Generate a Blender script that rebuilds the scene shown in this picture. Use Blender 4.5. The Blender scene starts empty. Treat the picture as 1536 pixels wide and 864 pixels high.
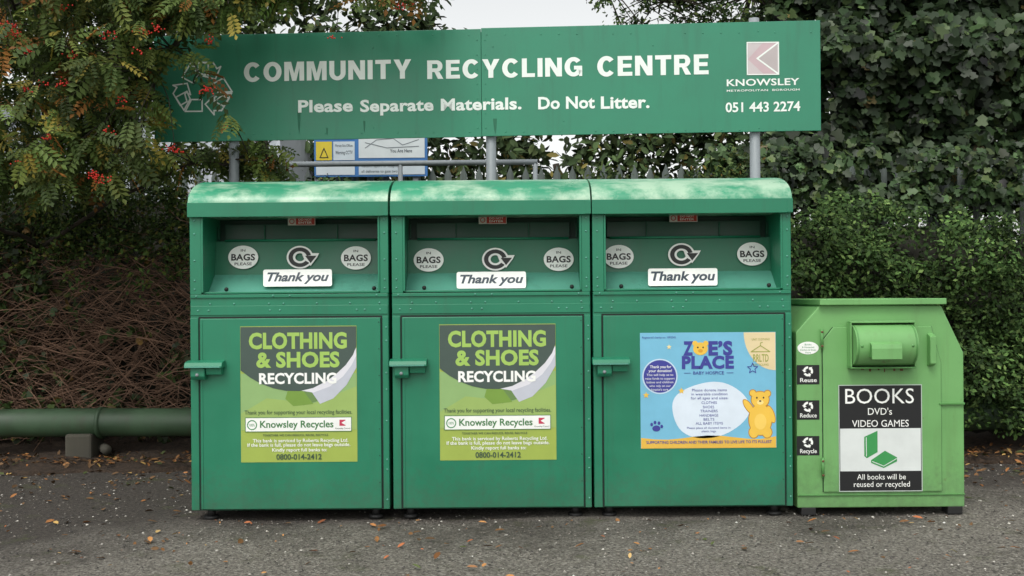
import bpy, bmesh, math, random
import numpy as np
from mathutils import Vector, Matrix
random.seed(7); rng=np.random.default_rng(7)
F=1493.33; CZ=1.34; CY=-6.0; ROLL=math.radians(0.45); HZ=445.0
cr,sr=math.cos(ROLL),math.sin(ROLL)
scn=bpy.context.scene
# measured photo position -> real point standing d metres behind the bank fronts
def P(px,py,d):
    a=px-768; b=HZ-py
    u=a*cr+b*sr; v=-a*sr+b*cr
    k=(d-CY)/F
    return Vector((u*k,d,CZ+v*k))
def srgb(h):
    h=h.lstrip('#'); c=[int(h[i:i+2],16)/255 for i in (0,2,4)]
    return tuple(x/12.92 if x<=.04045 else ((x+.055)/1.055)**2.4 for x in c)
# ---------- materials
def newmat(name):
    m=bpy.data.materials.new(name); m.use_nodes=True
    nt=m.node_tree; b=nt.nodes['Principled BSDF']
    return m,nt,b
def noise(nt,scale,detail=5,rough=.6,vec=None,mapscale=None):
    tc=nt.nodes.new('ShaderNodeTexCoord'); n=nt.nodes.new('ShaderNodeTexNoise')
    n.inputs['Scale'].default_value=scale; n.inputs['Detail'].default_value=detail; n.inputs['Roughness'].default_value=rough
    if mapscale:
        mp=nt.nodes.new('ShaderNodeMapping'); mp.inputs['Scale'].default_value=mapscale
        nt.links.new(tc.outputs['Object'],mp.inputs['Vector']); nt.links.new(mp.outputs[0],n.inputs['Vector'])
    else: nt.links.new(tc.outputs['Object'],n.inputs['Vector'])
    return n
def ramp(nt,src,p0,p1,c0=(0,0,0),c1=(1,1,1)):
    r=nt.nodes.new('ShaderNodeValToRGB'); e=r.color_ramp.elements
    e[0].position=p0; e[1].position=p1; e[0].color=(*c0,1); e[1].color=(*c1,1)
    nt.links.new(src,r.inputs[0]); return r
def mix(nt,fac,a,b,mode='MIX'):
    m=nt.nodes.new('ShaderNodeMix'); m.data_type='RGBA'; m.blend_type=mode
    for s,v in ((m.inputs[0],fac),(m.inputs[6],a),(m.inputs[7],b)):
        if hasattr(v,'is_linked') or hasattr(v,'links'): nt.links.new(v,s)
        elif isinstance(v,(int,float)): s.default_value=v
        else: s.default_value=(*v,1)
    return m.outputs[2]
def math_(nt,op,a,b_):
    n=nt.nodes.new('ShaderNodeMath'); n.operation=op
    for i,v in enumerate((a,b_)):
        if isinstance(v,(int,float)): n.inputs[i].default_value=v
        else: nt.links.new(v,n.inputs[i])
    return n.outputs[0]
def paint(name,col,rough=.4,var=.18,dirt=.35,dirtcol=(.05,.055,.04),bump=.06,rust=0,skyrefl=0,skyreflcol=(.5,.6,.5),splash=0):
    m,nt,b=newmat(name)
    n=noise(nt,2.2); r=ramp(nt,n.outputs[0],.3,.7)
    c=mix(nt,r.outputs[0],tuple(x*(1-var) for x in col),tuple(min(1,x*(1+var)) for x in col))
    s=noise(nt,1.0,6,.65,mapscale=(14,14,1.3)); r2=ramp(nt,s.outputs[0],.54,.82,(0,0,0),(dirt,)*3)
    c=mix(nt,r2.outputs[0],c,dirtcol)
    g=noise(nt,55,4,.7); r3=ramp(nt,g.outputs[0],.62,.75,(0,0,0),(dirt*.6,)*3)
    c=mix(nt,r3.outputs[0],c,dirtcol)
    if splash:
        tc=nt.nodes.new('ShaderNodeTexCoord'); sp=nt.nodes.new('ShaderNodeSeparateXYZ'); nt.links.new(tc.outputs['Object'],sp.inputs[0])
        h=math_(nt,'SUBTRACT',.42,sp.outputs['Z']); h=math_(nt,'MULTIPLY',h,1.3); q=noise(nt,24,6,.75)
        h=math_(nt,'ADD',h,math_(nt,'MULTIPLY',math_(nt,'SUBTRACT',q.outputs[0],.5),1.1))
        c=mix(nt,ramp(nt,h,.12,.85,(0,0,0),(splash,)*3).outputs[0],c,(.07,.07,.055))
    if skyrefl:  # pale sky-reflection patches mixed into the colour
        f=noise(nt,2.6,6,.68,mapscale=(1,1.6,1)); r5=ramp(nt,f.outputs[0],.44,.60,(0,0,0),(skyrefl,)*3)
        c=mix(nt,r5.outputs[0],c,skyreflcol)
    if rust:
        q=noise(nt,9,7,.7); r4=ramp(nt,q.outputs[0],.66,.72,(0,0,0),(rust,)*3)
        c=mix(nt,r4.outputs[0],c,(.12,.05,.02))
    nt.links.new(c,b.inputs['Base Color'])
    rr=ramp(nt,n.outputs[0],.3,.7,(rough*.8,)*3,(min(1,rough*1.35),)*3)
    nt.links.new(rr.outputs[0],b.inputs['Roughness'])
    bp=nt.nodes.new('ShaderNodeBump'); bp.inputs['Strength'].default_value=bump*4; bp.inputs['Distance'].default_value=.02
    bn=noise(nt,1.6,2,.4); nt.links.new(bn.outputs[0],bp.inputs['Height']); nt.links.new(bp.outputs[0],b.inputs['Normal'])
    return m
def plain(name,col,rough=.55,var=.08):
    m,nt,b=newmat(name); n=noise(nt,8); r=ramp(nt,n.outputs[0],.3,.7)
    nt.links.new(mix(nt,r.outputs[0],tuple(x*(1-var) for x in col),tuple(min(1,x*(1+var)) for x in col)),b.inputs['Base Color'])
    b.inputs['Roughness'].default_value=rough; return m
_pc={}
def ink(h,rough=.5):
    if h not in _pc: _pc[h]=plain('print_'+h.strip('#'),srgb(h),rough,.05)
    return _pc[h]
def leafmat(name,rough=.6,trans=.2,spec=.25):
    m,nt,b=newmat(name)
    a=nt.nodes.new('ShaderNodeAttribute'); a.attribute_name='Col'
    nt.links.new(a.outputs['Color'],b.inputs['Base Color']); b.inputs['Roughness'].default_value=rough
    b.inputs['Specular IOR Level'].default_value=spec
    if trans:
        tr=nt.nodes.new('ShaderNodeBsdfTranslucent'); nt.links.new(a.outputs['Color'],tr.inputs['Color'])
        ms=nt.nodes.new('ShaderNodeMixShader'); ms.inputs[0].default_value=trans
        o=nt.nodes['Material Output']; nt.links.new(b.outputs[0],ms.inputs[1]); nt.links.new(tr.outputs[0],ms.inputs[2]); nt.links.new(ms.outputs[0],o.inputs[0])
    return m
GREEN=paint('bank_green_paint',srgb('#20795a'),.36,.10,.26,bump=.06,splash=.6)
GREENR=paint('bank_roof_paint',srgb('#2f8f6b'),.33,.12,.14,bump=.1,skyrefl=.8,skyreflcol=(.45,.62,.46))  # sky reflections on the roof painted in as pale patches
GREEND=paint('bank_green_shaded',srgb('#114735'),.4,.15,.3)  # bank green darkened: shade inside the opening put into the colour
GREENC=paint('bank_green_half_shaded',srgb('#18694c'),.38,.12,.3)  # same green with a milder shade painted in for the chute back
GREENL=paint('bank_green_lit',srgb('#569885'),.3,.1,.3)  # same green lightened: skylight on the up-facing chute put into the colour
SIGNG=paint('sign_green',srgb('#2f8165'),.42,.08,.32,(.03,.04,.03),bump=.02)
LIME=paint('lime_paint',srgb('#6fa664'),.42,.1,.35,(.1,.13,.05),bump=.06,rust=.4,splash=.6)
LIMED=paint('lime_paint_dark',srgb('#57904f'),.36,.12,.4,(.07,.09,.04),rust=.5)
STEEL=paint('galvanised',(.25,.28,.3),.5,.15,.4)
FENCE=paint('fence_steel',(.12,.145,.135),.7,.3,.6)
BLACK=plain('black_rubber',(.012,.012,.012),.6)
DARK=plain('dark_gap',(.01,.02,.015),.8)
BARK=plain('bark',(.035,.028,.02),.9,.4)
TWIG=plain('twig_brown',(.20,.115,.075),.85,.5)
PIPEM=paint('pipe_moss',(.035,.07,.035),.5,.5,.7,(.05,.045,.03),rust=.8)
CONC=paint('concrete',(.07,.065,.05),.9,.4,.6)
RUSTM=plain('rust',(.13,.06,.03),.8,.3)
LEAF=leafmat('leaf_soft',.6,.22); LEAFH=leafmat('leaf_hedge',.65,0,.12); LEAFG=leafmat('leaf_glossy',.45,0,.3); LITM=leafmat('dead_leaf',.8,0)
# ---------- objects
class Group:
    def __init__(s,name,loc=(0,0,0)):
        e=bpy.data.objects.new(name,None); e.location=loc; e.empty_display_size=.2
        scn.collection.objects.link(e); s.e=e; s.loc=Vector(loc)
    def add(s,o): o.parent=s.e; o.matrix_parent_inverse=Matrix.Translation(-s.loc); return o
def mesh(name,vs,fs,m,g=None,smooth=False,bevel=0):
    me=bpy.data.meshes.new(name); me.from_pydata([tuple(v) for v in vs],[],fs); me.update()
    if m: me.materials.append(m)
    if smooth: me.polygons.foreach_set('use_smooth',[True]*len(me.polygons))
    o=bpy.data.objects.new(name,me); scn.collection.objects.link(o)
    if bevel:
        b=o.modifiers.new('b','BEVEL'); b.width=bevel; b.segments=2; b.limit_method='ANGLE'
    if g: g.add(o)
    return o
def box(name,x0,x1,y0,y1,z0,z1,m,g=None,bevel=.003):
    v=[(x,y,z) for x in (x0,x1) for y in (y0,y1) for z in (z0,z1)]
    f=[(0,1,3,2),(4,6,7,5),(0,4,5,1),(2,3,7,6),(0,2,6,4),(1,5,7,3)]
    return mesh(name,v,f,m,g,False,bevel)
def fixn(o):
    bm=bmesh.new(); bm.from_mesh(o.data); bmesh.ops.recalc_face_normals(bm,faces=bm.faces); bm.to_mesh(o.data); bm.free(); return o
def prism(name,prof,y0,y1,m,g=None,bevel=0.004):
    n=len(prof); v=[(x,y0,z) for x,z in prof]+[(x,y1,z) for x,z in prof]
    f=[tuple(range(n)),tuple(range(2*n-1,n-1,-1))]+[(i,i+n,(i+1)%n+n,(i+1)%n) for i in range(n)]
    return fixn(mesh(name,v,f,m,g,False,bevel))
def xprism(name,prof,x0,x1,m,g=None,bevel=0,smooth=False):
    n=len(prof); v=[(x0,y,z) for y,z in prof]+[(x1,y,z) for y,z in prof]
    f=[tuple(range(n)),tuple(range(2*n-1,n-1,-1))]+[(i,i+n,(i+1)%n+n,(i+1)%n) for i in range(n)]
    o=fixn(mesh(name,v,f,m,g,False,bevel))
    if smooth:
        for p in o.data.polygons: p.use_smooth=len(p.vertices)==4
        o.data.set_sharp_from_angle(angle=math.radians(40))
    return o
def tubes(name,lines,m,g=None,sides=6):
    V=[];Fc=[]
    for pts,r0,r1 in lines:
        n=len(pts); base=len(V)
        for i,p in enumerate(pts):
            p=Vector(p); a=Vector(pts[max(i-1,0)]); b=Vector(pts[min(i+1,n-1)])
            t=(b-a).normalized(); q=t.orthogonal().normalized() if abs(t.z)>.9 else t.cross(Vector((0,0,1))).normalized()
            w=t.cross(q); r=r0+(r1-r0)*i/max(1,n-1)
            for k in range(sides):
                an=2*math.pi*k/sides; V.append(p+(q*math.cos(an)+w*math.sin(an))*r)
        for i in range(n-1):
            for k in range(sides):
                a=base+i*sides+k; b=base+i*sides+(k+1)%sides
                Fc.append((a,b,b+sides,a+sides))
        Fc.append(tuple(base+k for k in range(sides))[::-1]); Fc.append(tuple(base+(n-1)*sides+k for k in range(sides)))
    return mesh(name,V,Fc,m,g,smooth=True)
def domes(name,pts,r,m,g,h=.5):
    V=[];Fc=[]
    for p in pts:
        b=len(V); 
        for ring,(rr,hh) in enumerate(((1,0),(.75,.65))):
            for k in range(8):
                a=k*math.pi/4; V.append((p[0]+math.cos(a)*r*rr,p[1]-r*h*hh,p[2]+math.sin(a)*r*rr))
        V.append((p[0],p[1]-r*h,p[2]))
        for k in range(8):
            k2=(k+1)%8; Fc.append((b+k,b+k2,b+8+k2,b+8+k)); Fc.append((b+8+k,b+8+k2,b+16))
    return mesh(name,V,Fc,m,g,True)
CAPH=None
def textgeo(s,bold,shear,sp=1.0):
    cu=bpy.data.curves.new('t','FONT'); cu.body=s; cu.offset=bold; cu.shear=shear; cu.resolution_u=3; cu.size=1; cu.space_character=sp
    o=bpy.data.objects.new('t',cu); scn.collection.objects.link(o)
    dg=bpy.context.evaluated_depsgraph_get(); me=o.evaluated_get(dg).to_mesh()
    vs=[v.co.copy() for v in me.vertices]; fs=[tuple(p.vertices) for p in me.polygons]
    o.evaluated_get(dg).to_mesh_clear(); bpy.data.objects.remove(o); bpy.data.curves.remove(cu)
    return vs,fs
# grotesque bold capitals drawn as polygons (unit cap height)
def arc(cx,cy,rx,ry,a0,a1,n=20): return [(cx+rx*math.cos(math.radians(a0+(a1-a0)*i/n)),cy+ry*math.sin(math.radians(a0+(a1-a0)*i/n))) for i in range(n+1)]
def band(cx,cy,rx,ry,t,a0,a1,n=28):
    o=arc(cx,cy,rx,ry,a0,a1,n); i=arc(cx,cy,rx-t,ry-t*.85,a0,a1,n); return [[o[k],o[k+1],i[k+1],i[k]] for k in range(n)]
GL={'C':(.84,band(.44,.5,.44,.52,.26,40,320)),
'O':(.90,band(.45,.5,.45,.52,.26,0,360)),
'G':(.88,band(.44,.5,.44,.52,.26,40,335)+[[(.46,.55),(.86,.55),(.86,.35),(.46,.35)],[(.68,.35),(.86,.35),(.86,0),(.71,0)]]),
'M':(.98,[[(0,0),(0,1),(.235,1),(.235,0)],[(.235,1),(.34,1),(.49,.38),(.49,0),(.39,0),(.235,.66)],[(.64,1),(.745,1),(.745,.66),(.59,0),(.49,0),(.49,.38)],[(.745,0),(.745,1),(.98,1),(.98,0)]]),
'N':(.82,[[(0,0),(0,1),(.235,1),(.235,0)],[(.235,1),(.26,1),(.585,.43),(.585,0),(.56,0),(.235,.57)],[(.585,0),(.585,1),(.82,1),(.82,0)]]),
'U':(.80,[[(0,.38),(0,1),(.245,1),(.245,.38)],[(.555,.38),(.555,1),(.8,1),(.8,.38)]]+band(.4,.38,.4,.40,.245,180,360,16)),
'I':(.245,[[(0,0),(0,1),(.245,1),(.245,0)]]),
'T':(.76,[[(0,.79),(0,1),(.76,1),(.76,.79)],[(.2575,0),(.2575,.79),(.5025,.79),(.5025,0)]]),
'Y':(.86,[[(0,1),(.28,1),(.43,.63),(.43,.39),(.3075,.39)],[(.86,1),(.58,1),(.43,.63),(.43,.39),(.5525,.39)],[(.3075,0),(.3075,.39),(.5525,.39),(.5525,0)]]),
'E':(.69,[[(0,0),(0,1),(.245,1),(.245,0)],[(.245,.8),(.245,1),(.68,1),(.68,.8)],[(.245,.41),(.245,.605),(.64,.605),(.64,.41)],[(.245,0),(.245,.2),(.69,.2),(.69,0)]]),
'L':(.64,[[(0,0),(0,1),(.245,1),(.245,0)],[(.245,0),(.245,.2),(.64,.2),(.64,0)]]),
'R':(.80,[[(0,0),(0,1),(.245,1),(.245,0)],[(.245,.80),(.245,1),(.47,1),(.47,.80)],[(.245,.37),(.245,.57),(.47,.57),(.47,.37)],[(.36,.37),(.60,.37),(.80,.0),(.53,0)]]+band(.47,.685,.29,.315,.235,-90,90,14))}
class Panel:
    def __init__(s,cx,cy,d,g,yaw=0,pitch=0):
        s.cx,s.cy,s.g=cx,cy,g; s.O=P(cx,cy,d)
        s.ex=Vector((math.cos(yaw),-math.sin(yaw),0)); s.ez=Vector((0,math.sin(pitch),math.cos(pitch))); s.n=s.ex.cross(s.ez).normalized()
    def st(s,px,py):
        dx=px-s.cx; dy=s.cy-py
        a=s.cx-768+dx*cr-dy*sr; b=HZ-s.cy+dx*sr+dy*cr
        u=a*cr+b*sr; v=-a*sr+b*cr
        ray=Vector((u/F,1,v/F)); C=Vector((0,CY,CZ)); t=(s.O-C).dot(s.n)/ray.dot(s.n)
        q=C+ray*t-s.O; return q.dot(s.ex),q.dot(s.ez)
    def w(s,a,b,off): return s.O+s.ex*a+s.ez*b+s.n*off
    def poly(s,pts,off,m,name='print'):
        vs=[s.w(*s.st(*p),off*.001) for p in pts]
        return mesh(name,vs,[tuple(range(len(vs)))],m,s.g)
    def rect(s,x0,y0,x1,y1,off,m,name='print'): return s.poly([(x0,y0),(x1,y0),(x1,y1),(x0,y1)],off,m,name)
    def rrect(s,x0,y0,x1,y1,r,off,m,name='print'):
        pts=[]
        for cx,cy,a in ((x1-r,y0+r,0),(x0+r,y0+r,90),(x0+r,y1-r,180),(x1-r,y1-r,270)):
            for k in range(5): t=math.radians(a+k*22.5); pts.append((cx+r*math.cos(t),cy-r*math.sin(t)))
        return s.poly(pts,off,m,name)
    def ell(s,cx,cy,rx,ry,off,m,name='print',a0=0,a1=360,rot=0):
        n=36; r=math.radians(rot); pts=[]
        for i in range(n if a1-a0>=360 else n+1):
            a=math.radians(a0+(a1-a0)*i/n); x=rx*math.cos(a); y=-ry*math.sin(a)
            pts.append((cx+x*math.cos(r)-y*math.sin(r),cy+x*math.sin(r)+y*math.cos(r)))
        return s.poly(pts,off,m,name)
    def ring(s,cx,cy,ro,ri,off,m,a0=0,a1=360,name='ring',ky=1):
        n=40; V=[];Fc=[]
        for i in range(n+1):
            a=math.radians(a0+(a1-a0)*i/n)
            for r in (ro,ri): V.append(s.w(*s.st(cx+r*math.cos(a),cy-ky*r*math.sin(a)),off*.001))
        for i in range(n): Fc.append((2*i,2*i+2,2*i+3,2*i+1))
        return mesh(name,V,Fc,m,s.g)
    def stroke(s,pts,wd,off,m,closed=True,name='outline'):
        V=[];Fc=[]; n=len(pts)
        for i in range(n if closed else n-1):
            a=Vector(pts[i]); b=Vector(pts[(i+1)%n]); t=(b-a).normalized(); q=Vector((-t.y,t.x))*wd/2; a=a-t*wd*.4; b=b+t*wd*.4
            k=len(V)
            for p in (a+q,b+q,b-q,a-q): V.append(s.w(*s.st(p.x,p.y),(off+.02*i)*.001))
            Fc.append((k,k+1,k+2,k+3))
        return mesh(name,V,Fc,m,s.g)
    def caps(s,t,x0,x1,yt,yb,off,m,gap=.13):
        tot=sum(GL[c][0] for c in t)+gap*(len(t)-1); a0,b0=s.st(x0,yb); a1,b1=s.st(x1,yt); V=[];Fc=[]; cur=0
        for c in t:
            for pl in GL[c][1]:
                k=len(V); V+=[s.w(a0+(cur+x)/tot*(a1-a0),b0+y*(b1-b0),off*.001) for x,y in pl]; Fc.append(tuple(range(k,k+len(pl))))
            cur+=GL[c][0]+gap
        return mesh('lettering_'+t.lower(),V,Fc,m,s.g)
    def text(s,t,x0,x1,yt,yb,off,m,bold=0.0,shear=0.0,sp=1.0):
        global CAPH
        if CAPH is None:
            v,_=textgeo('H',0,0); CAPH=max(p.y for p in v)
        vs,fs=textgeo(t,bold,shear,sp)
        if not vs: return
        mn=min(v.x for v in vs); mx=max(v.x for v in vs)
        a0,b0=s.st(x0,yb); a1,b1=s.st(x1,yt)
        W=[s.w(a0+(v.x-mn)/(mx-mn)*(a1-a0),b0+v.y/CAPH*(b1-b0),off*.001) for v in vs]
        return mesh('lettering_'+''.join(c for c in t.lower() if c.isalnum())[:14],W,fs,m,s.g)
# ---------- camera, light
cam=bpy.data.cameras.new('camera'); cam.lens=35; cam.sensor_width=36; cam.shift_y=13/1536; cam.clip_end=600
co=bpy.data.objects.new('camera',cam); scn.collection.objects.link(co)
co.matrix_world=Matrix.Translation((0,CY,CZ))@Matrix.Rotation(math.pi/2,4,'X')@Matrix.Rotation(-ROLL,4,'Z')
scn.camera=co
w=bpy.data.worlds.new('World'); scn.world=w; w.use_nodes=True; nt=w.node_tree
bg=nt.nodes['Background']; sky=nt.nodes.new('ShaderNodeTexSky'); sky.sky_type='NISHITA'; sky.sun_disc=False
EL=math.radians(55); AZ=math.radians(200)  # azimuth clockwise from +Y
sky.sun_elevation=EL; sky.sun_rotation=AZ; sky.air_density=1.0; sky.dust_density=3; sky.ozone_density=1
hs=nt.nodes.new('ShaderNodeHueSaturation'); hs.inputs['Saturation'].default_value=.12; hs.inputs['Value'].default_value=1.75
nt.links.new(sky.outputs[0],hs.inputs['Color'])
tn=nt.nodes.new('ShaderNodeMix'); tn.data_type='RGBA'; tn.blend_type='MULTIPLY'; tn.inputs[0].default_value=1; tn.inputs[7].default_value=(1,1.0,.97,1)
nt.links.new(hs.outputs[0],tn.inputs[6]); nt.links.new(tn.outputs[2],bg.inputs[0]); bg.inputs[1].default_value=.13
sl=bpy.data.lights.new('sun','SUN'); sl.energy=.8; sl.angle=math.radians(18); sl.color=(1,.96,.9)
so=bpy.data.objects.new('sun',sl); scn.collection.objects.link(so)
sd=Vector((math.sin(AZ)*math.cos(EL),math.cos(AZ)*math.cos(EL),math.sin(EL))); so.rotation_euler=sd.to_track_quat('Z','Y').to_euler()
scn.view_settings.view_transform='Standard'; scn.view_settings.look='None'; scn.view_settings.exposure=0
# ---------- ground
def axis(lo,hi,a,b,fine):
    c=list(np.arange(a,b,fine)); L=[a-.5*1.6**i for i in range(14) if a-.5*1.6**i>lo][::-1]; R=[b+.5*1.6**i for i in range(14) if b+.5*1.6**i<hi]
    return [lo]+L+c+R+[hi]
xs=axis(-250,250,-5,5,.1); ys=axis(-250,250,-4,3,.08)
def gz(x,y): 
    k=1 if (-5<x<5 and -4<y<3) else 0
    return k*(.006*math.sin(x*2.1+y*1.3)+.004*math.sin(x*5.3-y*4.1))-.004
V=[(x,y,gz(x,y)) for y in ys for x in xs]; nx=len(xs)
Fc=[(j*nx+i,j*nx+i+1,(j+1)*nx+i+1,(j+1)*nx+i) for j in range(len(ys)-1) for i in range(nx-1)]
m,nt,b=newmat('asphalt')
c=mix(nt,ramp(nt,noise(nt,60,4,.85).outputs[0],.38,.62).outputs[0],(.085,.076,.064),(.33,.305,.26))
vo=nt.nodes.new('ShaderNodeTexVoronoi'); vo.inputs['Scale'].default_value=80; tc=nt.nodes.new('ShaderNodeTexCoord'); nt.links.new(tc.outputs['Object'],vo.inputs['Vector'])
sp=nt.nodes.new('ShaderNodeSeparateColor'); nt.links.new(vo.outputs['Color'],sp.inputs[0])
c=mix(nt,ramp(nt,sp.outputs[0],.84,.92,(0,0,0),(.7,)*3).outputs[0],c,(.42,.40,.35))
c=mix(nt,ramp(nt,sp.outputs[1],.86,.94,(0,0,0),(.7,)*3).outputs[0],c,(.035,.03,.027))
big=noise(nt,.8,8,.68)
sep=nt.nodes.new('ShaderNodeSeparateXYZ'); nt.links.new(tc.outputs['Object'],sep.inputs[0])
# settled dirt: more toward the bed at the back and to the left
e=math_(nt,'ADD',math_(nt,'MULTIPLY',sep.outputs['Y'],.36),math_(nt,'MULTIPLY',sep.outputs['X'],-.08))
e=math_(nt,'ADD',e,math_(nt,'MULTIPLY',big.outputs[0],1.7))
dr=ramp(nt,e,.60,1.0,(0,0,0),(.9,)*3)
c=mix(nt,dr.outputs[0],c,mix(nt,ramp(nt,noise(nt,40,6,.8).outputs[0],.4,.68).outputs[0],(.022,.018,.015),(.11,.09,.075)))
ms=noise(nt,3.1,6,.7); mr=ramp(nt,ms.outputs[0],.57,.7,(0,0,0),(.6,)*3)
c=mix(nt,mr.outputs[0],c,(.08,.095,.03))
wp=noise(nt,45,7,.85); c=mix(nt,ramp(nt,wp.outputs[0],.66,.71,(0,0,0),(.6,)*3).outputs[0],c,(.42,.40,.36))
nt.links.new(c,b.inputs['Base Color']); b.inputs['Roughness'].default_value=.9
bp=nt.nodes.new('ShaderNodeBump'); bp.inputs['Strength'].default_value=1; bp.inputs['Distance'].default_value=.025
nt.links.new(noise(nt,60,6,.75).outputs[0],bp.inputs['Height']); nt.links.new(bp.outputs[0],b.inputs['Normal'])
mesh('ground',V,Fc,m,None,True)
m,nt,b=newmat('soil')
nt.links.new(mix(nt,ramp(nt,noise(nt,25,7,.8).outputs[0],.35,.7).outputs[0],(.022,.015,.01),(.11,.07,.045)),b.inputs['Base Color']); b.inputs['Roughness'].default_value=.95
bp=nt.nodes.new('ShaderNodeBump'); bp.inputs['Strength'].default_value=1; bp.inputs['Distance'].default_value=.04
nt.links.new(noise(nt,30,6,.8).outputs[0],bp.inputs['Height']); nt.links.new(bp.outputs[0],b.inputs['Normal'])
xs2=np.arange(-7,7.01,.1); V=[];rows=26
for j in range(rows):
    for x in xs2:
        y0=1.75+.1*math.sin(x*2.3)+.05*math.sin(x*7.1)
        y=y0+(7-y0)*(j/(rows-1))**1.8
        V.append((x,y,-.01 if j==0 else .02+min(.1,(y-y0)*.1)+.02*math.sin(x*9+j)*math.sin(y*11)))
nx=len(xs2); Fc=[(j*nx+i,j*nx+i+1,(j+1)*nx+i+1,(j+1)*nx+i) for j in range(rows-1) for i in range(nx-1)]
mesh('soil_bed',V,Fc,m,None,True)
# ---------- foliage generator
T_SIMPLE=([(0,0,0),(.3,.2,.05),(.7,.2,.05),(1,0,-.03),(.7,-.2,.05),(.3,-.2,.05)],[(0,1,2,3),(0,3,4,5)])
T_SMALL=([(0,0,0),(.5,.28,.06),(1,0,0),(.5,-.28,.06)],[(0,1,2),(0,2,3)])
T_IVY=([(0,0,0),(-.12,.25,.03),(.1,.5,0),(.38,.3,.05),(.62,.42,.02),(1,0,-.05),(.62,-.42,.02),(.38,-.3,.05),(.1,-.5,0),(-.12,-.25,.03)],[(0,1,2,3,4,5),(0,5,6,7,8,9)])
def rowan_t():
    V=[];Fc=[]
    for k in range(6):
        x=.12+.15*k
        for sg in ((1,-1) if k<5 else (0,)):
            L=.35*(1-.35*abs(k-2.5)/2.5); a=math.radians(62)*sg; dx,dy=math.cos(a),math.sin(a); wx,wy=-dy*.07,dx*.07
            b=len(V); dz=-.25*x*x
            V+= [(x,0,dz),(x+dx*L*.5+wx,dy*L*.5+wy,dz+.01),(x+dx*L,dy*L,dz-.05),(x+dx*L*.5-wx,dy*L*.5-wy,dz+.01)]
            Fc+=[(b,b+1,b+2),(b,b+2,b+3)]
    b=len(V); V+=[(0,.008,0),(.9,.004,-.2),(.9,-.004,-.2),(0,-.008,0)]; Fc.append((b,b+1,b+2,b+3))
    return V,Fc
T_ROWAN=rowan_t()
def unit(a): return a/np.maximum(np.linalg.norm(a,axis=1,keepdims=True),1e-6)
def scatter(name,pos,nrm,size,col,T,m,g=None,tang=None):
    N=len(pos); tv=np.array(T[0],float); k=len(tv)
    nrm=unit(nrm); t=rng.normal(size=(N,3)) if tang is None else tang
    t=unit(t-nrm*(t*nrm).sum(1,keepdims=True)); b=np.cross(nrm,t)
    size=np.asarray(size).reshape(N,1,1)
    v=pos[:,None,:]+size*(tv[None,:,0,None]*t[:,None,:]+tv[None,:,1,None]*b[:,None,:]+tv[None,:,2,None]*nrm[:,None,:])
    v=v.reshape(-1,3)
    li=[];ls=[];c=0
    for f in T[1]: li+=list(f); ls.append(c); c+=len(f)
    L=(np.array(li)[None]+np.arange(N)[:,None]*k).ravel(); S=(np.array(ls)[None]+np.arange(N)[:,None]*c).ravel()
    me=bpy.data.meshes.new(name); me.vertices.add(len(v)); me.vertices.foreach_set('co',v.astype(np.float32).ravel())
    me.loops.add(len(L)); me.loops.foreach_set('vertex_index',L.astype(np.int32))
    me.polygons.add(len(S)); me.polygons.foreach_set('loop_start',S.astype(np.int32))
    me.update(calc_edges=True); me.validate()
    ca=me.color_attributes.new('Col','FLOAT_COLOR','POINT')
    cc=np.ones((len(v),4),np.float32); cc[:,:3]=np.repeat(col,k,axis=0); ca.data.foreach_set('color',cc.ravel())
    me.materials.append(m); o=bpy.data.objects.new(name,me); scn.collection.objects.link(o)
    if g: g.add(o)
    return o
def palette(cols,wts,N,cl=None,var=.25):
    idx=rng.choice(len(cols),N,p=np.array(wts)/sum(wts)); c=np.array(cols)[idx]
    return np.clip(c*(1+rng.normal(0,var,(N,1))),.004,.6)
def clumps(C,R,n,squash=(1,1,1),up=.5,front=.3,rnd=.6,shell=.5):
    M=len(C); N=M*n; d=unit(rng.normal(size=(N,3))); d[:,1]-=.35; d=unit(d)
    rr=np.repeat(R,n)[:,None]*(shell+(1-shell)*rng.random((N,1))); cc=np.repeat(C,n,0)
    pos=cc+d*rr*np.array(squash)
    nr=d*.7+rng.normal(size=(N,3))*rnd+np.array([0,-front,up])
    return pos,nr,np.repeat(np.arange(M),n)
def foliage(name,C,R,n,size,cols,wts,T,m,g=None,var=.2,cvar=.3,droop=False,**k):
    C=np.array(C,float); R=np.array(R,float)
    pos,nr,ci=clumps(C,R,n,**k)
    col=palette(cols,wts,len(pos),var=var)*np.clip(1+rng.normal(0,cvar,len(C)),.35,1.9)[ci][:,None]
    sz=size*(.6+.7*rng.random(len(pos)))
    keep=pos[:,2]>.03; pos,nr,col,sz,ci=pos[keep],nr[keep],col[keep],sz[keep],ci[keep]
    tg=None
    if droop: tg=unit(pos-C[ci])+rng.normal(size=pos.shape)*.4+np.array([0,0,-.45])
    return scatter(name,pos,nr,sz,col,T,m,g,tg)
def lump(x,z,s=1.0,o=0): return (math.sin(x*3.1*s+o)+math.sin(z*3.7*s+1.7+o)+math.sin((x+z)*5.3*s+.6)+.6*math.sin((x-z)*9.1*s+o))/3.6
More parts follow.
